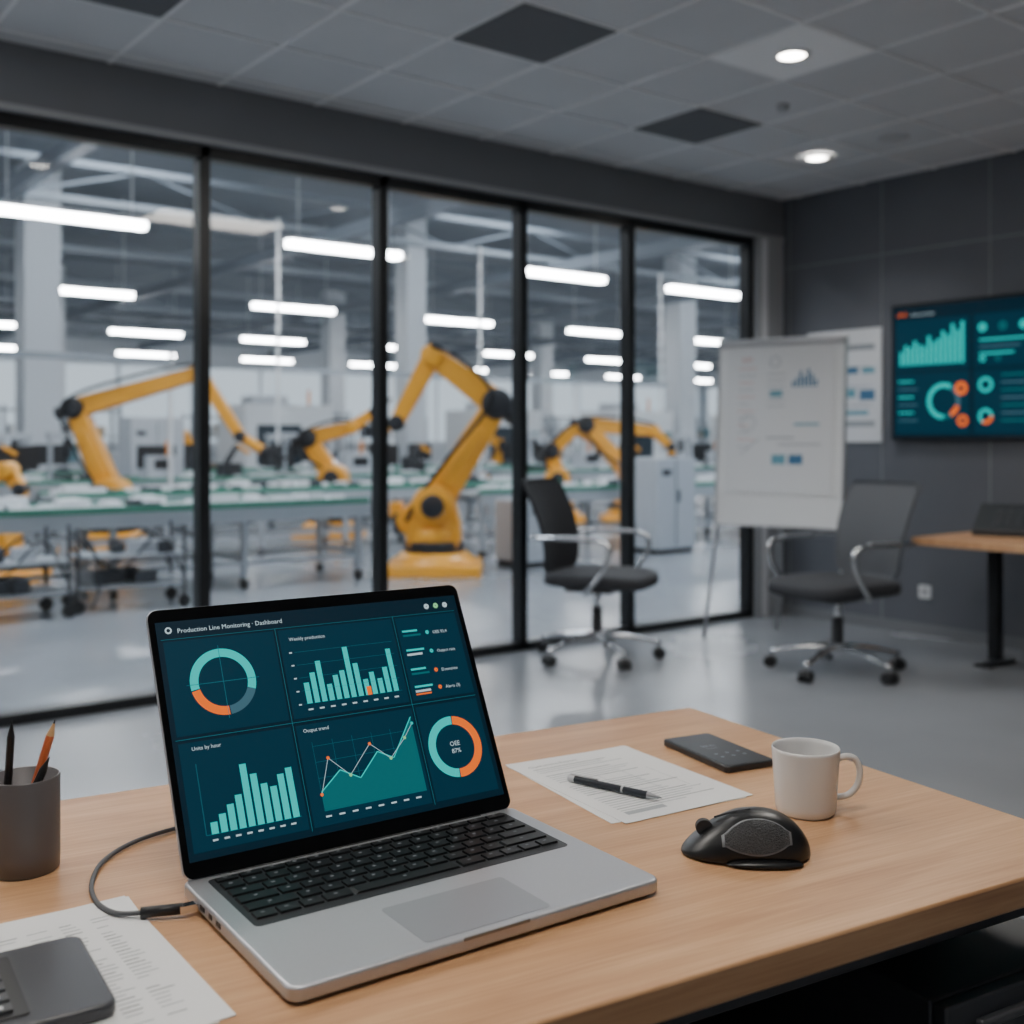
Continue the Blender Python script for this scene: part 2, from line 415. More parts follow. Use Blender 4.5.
for k in range(6): LN(b,[(U(.40+.064*k),V(.91)),(U(.40+.064*k),V(.61))],.0003,UIL,z2)
for k in range(5): LN(b,[(U(.40),V(.91-.07*k)),(U(.735),V(.91-.07*k))],.0003,UIL,z2)
pts=[(.40,.83),(.47,.75),(.53,.80),(.60,.70),(.65,.74),(.735,.57)]
for i in range(len(pts)-1):
    (u0,v0),(u1,v1)=pts[i],pts[i+1]; b.quad([(U(u0),V(.91),z2+.0001),(U(u1),V(.91),z2+.0001),(U(u1),V(v1),z2+.0001),(U(u0),V(v0),z2+.0001)],TEAL2)
LN(b,[(U(u),V(v)) for u,v in pts],.0014,TEAL,z3)
p2=[(.40,.84),(.44,.69),(.50,.78),(.58,.66),(.64,.74),(.70,.66),(.735,.60)]
LN(b,[(U(u),V(v)) for u,v in p2],.0006,UIW,z3)
for (u,v),mm in zip(p2,[ORG,ORG,GRN,ORG,GRN,GRN,TEAL]): ARC(b,U(u),V(v),.0003,.0020,0,360,mm,z3+.0001)
for k in range(8): R2(b,U(.40+.042*k),V(.937),U(.418+.042*k),V(.93),UIW,z2)
cx,cyy=U(.868),V(.74); ARC(b,cx,cyy,.0275,.038,85,265,TEAL,z2); ARC(b,cx,cyy,.0275,.038,-93,83,ORG,z2)
b.text('OEE',cx,cyy+.001,.008,UIW,z3,'CENTER'); b.text('87%',cx,cyy-.008,.008,UIW,z3,'CENTER')
b.finish('display_dashboard',lap)

cab=root('charging_cable',(0,0,0))
b=B()
b.box((.4290,1.088,.7885),(.018,.010,.007),M_chrome,(0,0,rad(-8)))
b.tube([(.424,1.089,.7885),(.406,1.098,.788),(.388,1.108,.787)],.0055,M_dk,seg=12)
b.tube([(.390,1.107,.787),(.370,1.128,.7845),(.364,1.17,.7835),(.376,1.225,.7835),(.41,1.285,.7835),(.47,1.325,.7835),(.56,1.335,.7835),(.66,1.33,.7835)],.0026,mat('grey_cable',(80,82,86),.5),seg=10,smoothpath=8)
b.finish('cable_and_plug',cab)

# ------------------------------------------------------------------ mug
mug=root('coffee_mug',(1.179,.904,ZT),rad(-37))
Mc=mat('white_ceramic',(222,222,222),.25,coat=.3)
b=B()
b.lathe([(0,.003),(.030,.003),(.031,0),(.034,0),(.0375,.004),(.0385,.012),(.0410,.05),(.0430,.080),(.0431,.0835),(.0422,.0848),(.0410,.0838),(.0402,.079),(.0385,.05),(.0355,.014),(.032,.008),(0,.007)],Mc,seg=64)
b.finish('body',mug)
b=B(); b.tube([(.0405,0,.068),(.052,0,.0715),(.064,0,.068),(.0700,0,.053),(.067,0,.035),(.055,0,.022),(.0395,0,.019)],.0042,Mc,seg=14,smoothpath=8); b.finish('handle',mug)
b=B(); b.cyl((0,0,.045),(0,0,.046),.0375,mat('coffee',(38,22,14),.1),seg=40); b.finish('coffee_surface',mug)

# ------------------------------------------------------------------ mouse
ms=root('computer_mouse',(1.006,.857,ZT),rad(141)); ms.scale=(1.20,1.20,1.14)
Mm=mat('mouse_black',(20,21,23),.34)
def prof(s):
    end=max(1-abs(s)**3.0,0)**.5
    p=1-.30*(s+.25)**2 if s>-.25 else 1-.25*(s+.25)**2
    if s>.1: p-=.28*(s-.1)
    return .0365*max(end,.04)*(1-.08*s), .043*max(end,.05)*p
def loft(b,secs,m,nt=22):
    vs=[];fs=[]
    for (x,w,hh,yo,e) in secs:
        for i in range(nt+1):
            t=math.pi*i/nt; c_=math.cos(t);s_=math.sin(t)
            vs.append((x,yo+w*math.copysign(abs(c_)**e,c_),.002+hh*abs(s_)**e))
    for j in range(len(secs)-1):
        for i in range(nt):
            a=j*(nt+1)+i; fs.append((a,a+1,a+nt+2,a+nt+1))
    for j in (0,len(secs)-1): fs.append(tuple(j*(nt+1)+i for i in range(nt+1)))
    fs.append(tuple(j*(nt+1) for j in range(len(secs)))); fs.append(tuple(j*(nt+1)+nt for j in range(len(secs))))
    b.add(vs,fs,m,True)
b=B()
secs=[]; n=28
for j in range(n+1):
    s=-math.cos(math.pi*j/n); w_,h__=prof(s)
    secs.append((.062*s,w_,h__,.0,.85))
loft(b,secs,Mm); b.finish('body_shell',ms)
def patch(b,s0,s1,tmin,tmax,off,m,NA=18,NB=8):
    vs=[];fs=[]
    for i in range(NA+1):
        s=s0+(s1-s0)*i/NA; e=math.sin(math.pi*min(max(i/NA,.04),.96))**.45
        tc=(tmin+tmax)/2; half=(tmax-tmin)/2*e
        for k in range(NB+1):
            t=tc-half+2*half*k/NB; w_,h__=prof(s); c_=math.cos(t);q=math.sin(t)
            vs.append((.062*s,(w_+off)*abs(c_)**.85,.002+(h__+off)*q**.85))
    for i in range(NA):
        for k in range(NB):
            a=i*(NB+1)+k; fs.append((a,a+1,a+NB+2,a+NB+1))
    b.add(vs,fs,m,True)
b=B()
patch(b,-.62,.44,.16,1.12,.0012,mat('mouse_trim',(130,132,136),.35,.4))
patch(b,-.58,.40,.20,1.06,.0020,mat('mouse_grip',(84,86,90),.6,bump=1,bscale=700))
sec2=[]
for j in range(15):
    s=-math.cos(math.pi*j/14); e=max(1-s*s,.01)**.5
    sec2.append((-.012+.036*s,.012*e,.006*e,.034,.7))
loft(b,sec2,Mm); b.finish('thumb_grip',ms)
b=B()
b.cyl((.040,-.0035,.0265),(.040,.0035,.0265),.0080,M_dk2,seg=28)
b.tube([(.030,0,.0365),(.012,.0,.0420),(-.005,0,.0447)],.0010,M_dk2,smoothpath=4)
b.finish('scroll_wheel',ms)

# ------------------------------------------------------------------ phone, papers, pen
ph=root('smartphone',(1.284,1.149,ZT),rad(-12))
b=B(); b.rrect((0,0),.088,.168,.008,0,.010,mat('phone_body',(40,42,46),.35)); b.finish('body',ph,bevel=.002)
b=B(); Mi=mat('icon_grey',(150,158,165),.5); b.rrect((0,0),.080,.160,.006,.0100,.0104,mat('phone_glass',(36,38,43),.3)); b.finish('glass',ph)
b=B(); b.M=Matrix.Translation((0,0,.0108))
for i in range(3):
    for j in range(2): ARC(b,-.02+.02*i,-.045-.016*j+.02,.001,.0028,0,360,Mi,0)
b.text('09:41',-.018,.012,.012,Mi); b.text('Tuesday',-.016,.002,.006,Mi)
b.finish('icons',ph)

Mp=mat('paper_white',(222,223,224),.7); Mink=mat('print_grey',(120,127,133),.7); Mink2=mat('print_light',(160,166,171),.7)
def document(name,loc,rz,w,h,style,sheets=1):
    r=root(name,loc,rz)
    for k in range(sheets):
        b=B(); b.M=Matrix.Rotation(rad(-3.5*k),4,'Z')@Matrix.Translation((-.006*k,.004*k,0))
        z0=.0006*(sheets-1-k)+.0004
        b.box((0,0,z0),(w,h,.0006),Mp); b.finish('sheet_%d'%(k+1),r)
    b=B(); zt=.0006*(sheets-1)+.0010
    if style==0:
        b.text('Operations Report',-w*.40,h*.40,.011,Mink,zt)
        for i in range(26):
            y=h*.36-i*h*.029
            if i in(3,9,10,17): continue
            L_=random.uniform(.5,.78)*w
            R2(b,-w*.40,y,-w*.40+L_,y+.0019,Mink if i%4==0 else Mink2,zt)
        for x in (-.1,.1,.3): R2(b,w*x,-h*.22,w*x+.0008,h*.12,Mink2,zt)
        R2(b,-w*.4,-h*.42,-w*.1,-h*.38,Mink2,zt)
    else:
        b.text('Shift Schedule',-w*.40,h*.41,.011,Mink,zt)
        for i in range(30):
            y=h*.36-i*h*.026
            for j in range(6):
                if random.random()<.8: R2(b,-w*.42+w*.14*j,y,-w*.42+w*.14*j+w*random.uniform(.05,.11),y+.0017,Mink if random.random()<.3 else Mink2,zt)
    b.finish('printed_text',r)
document('report_papers',(1.085,1.142,ZT),rad(-6),.215,.285,0,2)
document('schedule_papers',(.284,1.027,ZT),rad(-1.5),.212,.30,1,2)

pen=root('ballpoint_pen',(1.037,1.112,ZT+.0022+.0048),math.atan2(1.046-1.182,1.054-1.017))
b=B(); 
b.cyl((-.074,0,0),(.052,0,0),.0048,mat('pen_dark',(28,34,44),.3),seg=20); b.cyl((.052,0,0),(.069,0,0),.0048,M_alu,r1=.0018,seg=20); b.cyl((.069,0,0),(.073,0,0),.0012,M_chrome,seg=12)
b.cyl((-.0745,0,0),(-.064,0,0),.0051,M_alu,seg=20); b.box((-.049,0,.0062),(.045,.003,.0014),M_alu); b.cyl((.012,0,0),(.015,0,0),.0051,M_alu,seg=20)
b.finish('pen_barrel',pen)

cup=root('pencil_cup',(.331,1.318,ZT))
b=B(); Mcup=mat('cup_grey_metal',(100,98,100),.42,.3)
b.lathe([(0,0),(.034,0),(.0365,.002),(.0372,.02),(.0372,.104),(.0365,.1055),(.0345,.1045),(.0342,.012),(0,.010)],Mcup,seg=56); b.finish('cup_body',cup)
b=B()
def pencil(b,p0,p1,r,m1,m2,tip):
    p0=Vector(p0);p1=Vector(p1);d=(p1-p0).normalized(); b.cyl(p0,p1,r,m1,seg=8,smooth=False); b.cyl(p1,p1+d*.014,r,m2,r1=.0012,seg=8); b.cyl(p1+d*.014,p1+d*.018,.0012,tip,r1=.0004,seg=8)
Mwd=mat('pencil_wood',(200,160,115),.6)
pencil(b,(-.02,.01,.013),(-.014,.002,.150),.0042,mat('pencil_black',(22,22,24),.4),M_dk,M_dk)
pencil(b,(-.012,.004,.013),(.024,-.012,.148),.0046,mat('pencil_orange',(205,105,58),.4),Mwd,M_dk)
pencil(b,(-.022,.012,.013),(.014,-.020,.112),.0046,mat('pen_black2',(20,20,24),.3),M_dk,M_dk)
b.finish('pencils',cup)

cal=root('desk_calculator',(.214,1.014,ZT+.0016),rad(-5))
b=B(); b.rrect((0,0),.20,.152,.012,0,.013,mat('calculator_body',(62,64,69),.32)); b.finish('body',cal,bevel=.003)
b=B(); b.rrect((-.020,.0),.11,.118,.004,.0128,.0142,M_dk); 
for i in range(4):
    for j in range(5): b.box((-.056+.0235*i,-.044+.020*j,.0155),(.017,.014,.003),mat('calc_key',(62,64,68),.4)); b.box((-.056+.0235*i,-.044+.020*j,.01705),(.004,.005,.0002),M_white)
b.finish('keypad',cal)

# ------------------------------------------------------------------ office chairs
def chair(loc,rz,cb,cs,twist=0,wide=1.13):
    r=root('office_chair',(loc[0],loc[1],0),rz); r.scale=(wide,wide,1.0)
    b=B()
    for k in range(5):
        a=rad(72*k+twist); c_,s_=math.cos(a),math.sin(a)
        b.tube([(.03*c_,.03*s_,.135),(.15*c_,.15*s_,.125),(.31*c_,.31*s_,.085)],[.020,.018,.013],M_chrome,seg=12,smoothpath=4)
        b.cyl((.305*c_,.305*s_,.05),(.305*c_,.305*s_,.095),.008,M_chrome,seg=12)
    b.cyl((0,0,.10),(0,0,.16),.035,M_chrome); b.finish('star_base',r)
    b=B()
    for k in range(5):
        a=rad(72*k+twist); c_,s_=math.cos(a),math.sin(a); x,y=.305*c_,.305*s_
        tx,ty=-s_,c_
        for q in(-1,1): b.cyl((x+tx*.008*q,y+ty*.008*q,.030),(x+tx*.026*q,y+ty*.026*q,.030),.030,M_dk,seg=24)
        b.sell((x,y,.045),(.05,.05,.045),M_dk)
    b.finish('casters',r)
    b=B(); b.cyl((0,0,.15),(0,0,.30),.026,M_dk2); b.cyl((0,0,.29),(0,0,.40),.016,M_chrome); b.box((-.02,0,.405),(.24,.16,.035),M_dk); b.tube([(.02,-.1,.40),(.02,-.22,.40)],.006,M_dk)
    b.finish('gas_column',r,bevel=.004)
    b=B()
    def sf(q):
        q[2]+= -.35*max(0,q[0]-.14)**1.5 + .12*abs(q[1])**2; return q
    b.sell((.025,0,.465),(.50,.49,.095),cs,.45,.5,fn=sf,nu=48,nv=20); b.finish('seat',r)
    b=B(); nu,nv=14,18; front=[];back=[]
    for j in range(nv+1):
        v=j/nv
        wd=.185+.03*math.sin(v*math.pi*.6)
        ed=1
        if v<.12: ed=.75+.25*math.sin(v/.12*math.pi/2)
        if v>.92: ed=.86+.14*math.cos((v-.92)/.08*math.pi/2)
        for i in range(nu+1):
            u=-1+2*i/nu
            y=u*wd*ed; z=.50+.53*v
            x=-.225-.12*v**1.3+.035*math.sin(v*math.pi)*.9 +.035*u*u
            t=.018*(1-.5*abs(u)**4)
            front.append((x+t,y,z)); back.append((x-t,y,z))
    n=len(front); fs=[]
    for j in range(nv):
        for i in range(nu):
            a=j*(nu+1)+i; fs.append((a,a+1,a+nu+2,a+nu+1)); fs.append((n+a,n+a+nu+1,n+a+nu+2,n+a+1))
    def strip(idx):
        for p,q in zip(idx,idx[1:]): fs.append((p,n+p,n+q,q))
    strip([j*(nu+1) for j in range(nv+1)]); strip([j*(nu+1)+nu for j in range(nv+1)][::-1]); strip(list(range(nu+1))[::-1]); strip([nv*(nu+1)+i for i in range(nu+1)])
    b.add(front+back,fs,cb,True); b.finish('backrest',r)
    b=B(); b.tube([(-.08,0,.41),(-.20,0,.42),(-.265,0,.50),(-.262,0,.62),(-.275,0,.72)],.018,M_dk,seg=12,smoothpath=6); b.finish('back_support',r)
    for sgn,nm in((1,'armrest_l'),(-1,'armrest_r')):
        b=B()
        b.tube([(.02,sgn*.10,.425),(.03,sgn*.22,.425),(.07,sgn*.262,.45),(.15,sgn*.275,.56),(.17,sgn*.275,.66),(.14,sgn*.275,.70),(.06,sgn*.275,.71),(-.16,sgn*.265,.71),(-.235,sgn*.235,.705),(-.262,sgn*.19,.69)],.0125,M_chrome,seg=12,smoothpath=6)
        b.sell((-.01,sgn*.272,.720),(.20,.040,.016),M_alu,.5,.6); b.finish(nm,r)
    return r
Fb=mat('fabric_black',(30,32,37),.85,bump=.3,bscale=400); Fg=mat('fabric_grey',(88,91,96),.85,bump=.3,bscale=400); Fs=mat('seat_black',(46,48,53),.8,bump=.3,bscale=400)
chair((4.32,4.78),rad(-64),Fb,Fs,28,1.18)
chair((5.10,3.70),rad(170),Fg,Fs,20,1.18)

# ------------------------------------------------------------------ flip chart easel
ez=root('flipchart_easel',(5.50,4.44,0),math.atan2(-.954,.30))
Mal=mat('easel_grey',(170,172,176),.4,.6)
TB=Matrix.Translation((0,0,.73))@Matrix.Rotation(rad(86),4,'X')
b=B(); b.M=TB
b.box((0,.575,-.012),(.82,1.16,.02),mat('whiteboard',(222,224,226),.35)); 
b.box((0,1.145,.003),(.82,.05,.035),Mal)
b.box((-.41,.575,-.01),(.012,1.17,.03),Mal); b.box((.41,.575,-.01),(.012,1.17,.03),Mal); b.box((0,-.005,-.01),(.83,.012,.03),Mal)
b.finish('board',ez,bevel=.003)
b=B(); b.M=TB; b.box((0,.66,.003),(.70,.93,.006),mat('chart_paper',(214,216,219),.7)); b.finish('paper_pad',ez)
b=B(); b.M=TB@Matrix.Translation((0,.64,.0075))
Mb1=mat('marker_blue',(62,112,150),.7); Mb2=mat('marker_teal',(100,155,175),.7); Mb3=mat('marker_grey',(150,156,164),.7); Mb4=mat('marker_pink',(200,145,140),.7)
BARS(b,.08,.22,.17,[.3,.5,.9,.6,1,.7,.4],.11,Mb1,0)
for k in range(12): R2(b,-.27,.34-.045*k,-.27+random.uniform(.07,.13),.345-.045*k,[Mb4,Mb3][k%2],0)
for k in range(6): R2(b,-.08,.30-.04*k,.04,.305-.04*k,Mb3,0)
ARC(b,-.03,.38,.03,.036,0,360,Mb3,0); R2(b,-.06,.16,.02,.20,Mb2,0)
R2(b,.10,-.02,.26,-.005,Mb2,0); R2(b,-.08,-.10,.10,-.09,Mb3,0); R2(b,.0,-.14,.27,-.132,Mb3,0); R2(b,-.04,-.26,.05,-.20,Mb2,0);R2(b,.07,-.26,.16,-.20,Mb1,0)
ARC(b,-.2,.0,.045,.05,0,360,Mb3,0); LN(b,[(-.25,-.2),(-.12,-.1)],.005,Mb3,0); b.text('KPI',-.25,.38,.05,Mb4)
b.finish('drawings',ez)
b=B()
b.tube([(-.36,.10,1.75),(-.40,.03,.74),(-.46,-.05,.0)],.011,Mal); b.tube([(.36,.10,1.75),(.40,.03,.74),(.42,-.05,.0)],.011,Mal); b.tube([(0,.10,1.78),(-.10,.35,.9),(-.20,.52,.0)],.011,Mal)
b.beam((-.40,.06,.73),(.40,.06,.73),.02,.02,Mal)
b.finish('tripod_legs',ez)

# ------------------------------------------------------------------ wall poster and TV
def on_right_wall(yc,z):
    return Matrix(((0,0,-1,XR-.002),(-1,0,0,yc),(0,1,0,z),(0,0,0,1)))
b=B(); b.box((0,0,.006),(.60,.77,.012),mat('poster_paper',(212,215,219),.6))
Z=.0128
for k in range(4): b.quad([(-.2,.25-.13*k,Z),(.22,.25-.13*k,Z),(.22,.257-.13*k,Z),(-.2,.257-.13*k,Z)],Mb3)
R2(b,.02,.08,.12,.13,Mb1,Z);R2(b,.15,.08,.25,.12,Mb2,Z);R2(b,.02,-.08,.1,-.02,Mb2,Z);R2(b,.13,-.10,.25,-.03,Mb1,Z);R2(b,.02,-.28,.25,-.24,Mb3,Z);R2(b,.02,.24,.25,.28,Mb3,Z);R2(b,.02,-.2,.2,-.17,Mb2,Z)
ob=b.finish('wall_poster'); ob.matrix_world=on_right_wall(4.665,1.63)
TW,TH=1.66,.88
tv=root('wall_television'); tv.matrix_world=on_right_wall(4.265-TW/2,1.70)
b=B(); b.box((0,0,.035),(TW,TH,.03),M_blk); b.box((0,0,.01),(.5,.4,.03),M_dk); b.finish('tv_body',tv,bevel=.004)
b=B(); b.M=Matrix.Translation((-TW/2+.015,-TH/2+.02,.0505)); w=TW-.03;h_=TH-.04
R2(b,0,0,w,h_,UIBG,0)
for i in range(3):
    R2(b,.02+w/3*i,.02,w/3*(i+1)-.01,h_*.49,UIP,.001); R2(b,.02+w/3*i,h_*.51,w/3*(i+1)-.01,h_*.90,UIP,.001)
b.text('LINE',.03,h_*.93,.035,ORG,.002); b.text('status overview',.13,h_*.93,.026,UIW,.002)
BARS(b,.05,h_*.55,.46,[.35,.5,.45,.6,.5,.45,.7,.55,.62,.8,.7,.95,.8,1],.26,TEAL,.002,.3)
for k in range(3): ARC(b,.62+.13*k,h_*.80,.008,.028,0,360,[TEAL,TEAL2,TEAL][k],.002)
for k in range(3): R2(b,.60,h_*(.70-.05*k),.90-.04*k,h_*(.715-.05*k),[TEAL,UIG,TEAL][k],.002)
ARC(b,.62,h_*.57,.008,.02,0,360,TEAL,.002);ARC(b,.72,h_*.57,.008,.02,0,360,TEAL2,.002)
ARC(b,.36,h_*.27,.085,.115,60,270,TEAL,.002); ARC(b,.36,h_*.27,.085,.115,300,340,ORG,.002); ARC(b,.36,h_*.27,.085,.115,-18,58,UIG,.002); ARC(b,.36,h_*.27,.085,.115,272,300,TEAL2,.002)
ARC(b,.48,h_*.36,.018,.042,0,360,ORG,.003); ARC(b,.49,h_*.12,.018,.036,0,360,ORG,.003)
for k in range(6): R2(b,.04,h_*(.42-.06*k),.15+.03*(k%2),h_*(.432-.06*k),[TEAL,UIG][k%2],.002)
ARC(b,.64,h_*.38,.028,.048,0,360,TEAL,.002); ARC(b,.64,h_*.15,.028,.048,0,240,TEAL,.002); ARC(b,.64,h_*.15,.028,.048,240,360,ORG,.002)
for k in range(7): R2(b,.74,h_*(.44-.055*k),.98-.05*(k%2),h_*(.455-.055*k),[TEAL2,UIG][k%2],.002)
BARS(b,w*.70,h_*.55,.42,[.9,.8,.6,.7,.5,.65,.4,.55],.22,TEAL,.002,.3)
LN(b,[(w*.69,.1),(w*.76,.2),(w*.83,.15),(w*.9,.28),(w*.97,.33)],.01,ORG,.002)
b.finish('tv_dashboard',tv)

# ------------------------------------------------------------------ side table with desk phone
st=root('side_desk',(0,0,0))
b=B(); b.box((0,0,0),(1.06,2.2,.04),WOOD,(0,0,0)); o=b.finish('top',st,bevel=.003,loc=(5.97,2.37,.71))
b=B()
for y in (3.28,1.5):
    b.box((5.97,y,.36),(.06,.06,.66),M_blk); b.box((5.97,y,.008),(.30,.09,.016),M_blk)
b.box((5.97,2.4,.675),(.05,1.9,.03),M_blk); b.finish('legs',st,bevel=.002)
dp=root('desk_phone',(6.00,3.24,.73),rad(200)); dp.scale=(1.3,1.5,1.2)
b=B()
b.prism([(-.10,0),(.12,0),(.12,.03),(-.10,.14),(-.11,.13)],-.16,.10,M_dk2,T=Matrix.Rotation(rad(90),4,'X'))
b.finish('phone_body',dp,bevel=.004)
b=B()
for k in range(4):
    for j in range(3): b.box((-.03+.035*k,-.02+.035*j,.108-.0175*k),(.022,.022,.008),mat('phone_key',(70,72,76),.5),(0,rad(26),0))
b.tube([(-.08,.13,.145),(-.02,.13,.125),(.08,.13,.07)],[.026,.018,.026],M_dk,seg=12,smoothpath=3)
b.finish('handset_and_keys',dp)

# =================================================================== FACTORY HALL
FX0,FX1,FY1,FH=-10,48,44,6.2
fl_m=mat('factory_floor',(138,143,149),.22,noise=.06,scale=.4,rvar=.06)
b=B(); b.box(((FX0+FX1)/2,(YG+.1+FY1)/2,-.05),(FX1-FX0,FY1-YG-.1,.1),fl_m); b.finish('floor_factory')
b=B(); b.box(((FX0+FX1)/2,(YG+FY1)/2,FH+.05),(FX1-FX0,FY1-YG,.1),mat('factory_roof',(126,134,143),.8)); b.finish('ceiling_factory')
Mfw=mat('factory_wall',(208,213,218),.8,noise=.05,scale=.5)
E_haze=mat('daylight_panel',(208,221,232),.6,es=1.15)  # glowing wall panels, added to imitate bright haze at the far end
b=B(); b.box(((FX0+FX1)/2,FY1+.1,FH/2),(FX1-FX0,.2,FH),Mfw)
for k in range(19): b.box((FX0+2+k*3,FY1-.05,2.7),(2.8,.1,3.0),E_haze)
b.finish('wall_factory_back')
b=B(); b.box((FX1+.1,(YG+FY1)/2,FH/2),(.2,FY1-YG,FH),Mfw)
for k in range(12): b.box((FX1-.05,8+k*3.1,2.7),(.1,2.9,3.0),E_haze)
b.finish('wall_factory_right')
b=B(); b.box((FX0-.1,(YG+FY1)/2,FH/2),(.2,FY1-YG,FH),Mfw); b.finish('wall_factory_left')
b=B(); b.box(((XR+FX1)/2+.08,YG,FH/2),(FX1-XR,.15,FH),Mfw); b.box(((FX0+XL)/2-.08,YG,FH/2),(XL-FX0,.15,FH),Mfw); b.box(((XL+XR)/2,YG,(H+.1+FH)/2),(XR-XL+.3,.15,FH-H-.1),Mfw); b.finish('wall_factory_front')
Mst=mat('roof_steel',(122,130,139),.6); Mst2=mat('roof_steel_light',(150,158,166),.6)
b=B()
for k in range(8):
    y=9+k*4.8
    b.box((19,y,5.15),(58,.18,.10),Mst2); b.box((19,y,5.75),(58,.14,.10),Mst)
    for i in range(28):
        x=FX0+i*2.07; s=1 if i%2 else -1
        b.beam((x,y,5.45-.3*s),(x+2.07,y,5.45+.3*s),.045,.045,Mst)
for k in range(10):
    x=FX0+3+k*5.6; b.box((x,25.0,4.95),(.18,38,.24),Mst)
b.finish('roof_trusses')
Mcl=mat('column_white',(202,207,212),.6)
b=B()
for (x,y,w_) in ((5.5,21,.62),(13.4,21,.5),(22,21,.6),(31,21,.6),(9,33,.6),(18,33,.6),(27,33,.6),(38,33,.6),(40,16,.6)): b.box((x,y,FH/2),(w_,w_,FH),Mcl)
b.finish('support_columns')
E_tube=mat('tube_light',(250,252,255),.5,es=38)
tubes=[(x,15.2,4.2) for x in (.3,4.4,8.5,12.9,16.6,20.8,25)]+[(x,22.7,4.2) for x in (2.4,6.8,11.4,15.9,20.5,25,29.5,34)]+[(x,30.4,4.2) for x in (6.4,10.8,14.6,19,23.4,28,32.5,37,42)]+[(x,38,4.2) for x in (9,13.5,18,22.5,27,31.5,36,41)]+[(x,8.6,4.6) for x in (-2,2,6,10,14,18)]
for (x,y,z) in tubes:
    r=root('tube_light_fixture',(x,y,z)); b=B(); b.box((0,0,.07),(2.0,.20,.05),M_white); b.cyl((-.8,0,.09),(-.8,0,FH-z),.01,M_white,seg=6); b.cyl((.8,0,.09),(.8,0,FH-z),.01,M_white,seg=6); b.finish('housing',r)
    b=B(); b.box((0,0,0),(1.95,.16,.09),E_tube); b.finish('tube',r)
E_roof_fill=mat('skylight_panel',(235,242,250),.5,es=11)  # glowing panels added under the roof to light the hall
b=B()
for k in range(6): b.box((-5+k*7,8.4,FH-.02),(3.4,2.6,.03),E_roof_fill)
for k in range(6): b.box((-2+k*8,18.0,FH-.02),(3.0,1.2,.03),E_roof_fill)
b.finish('window_roof_skylights')

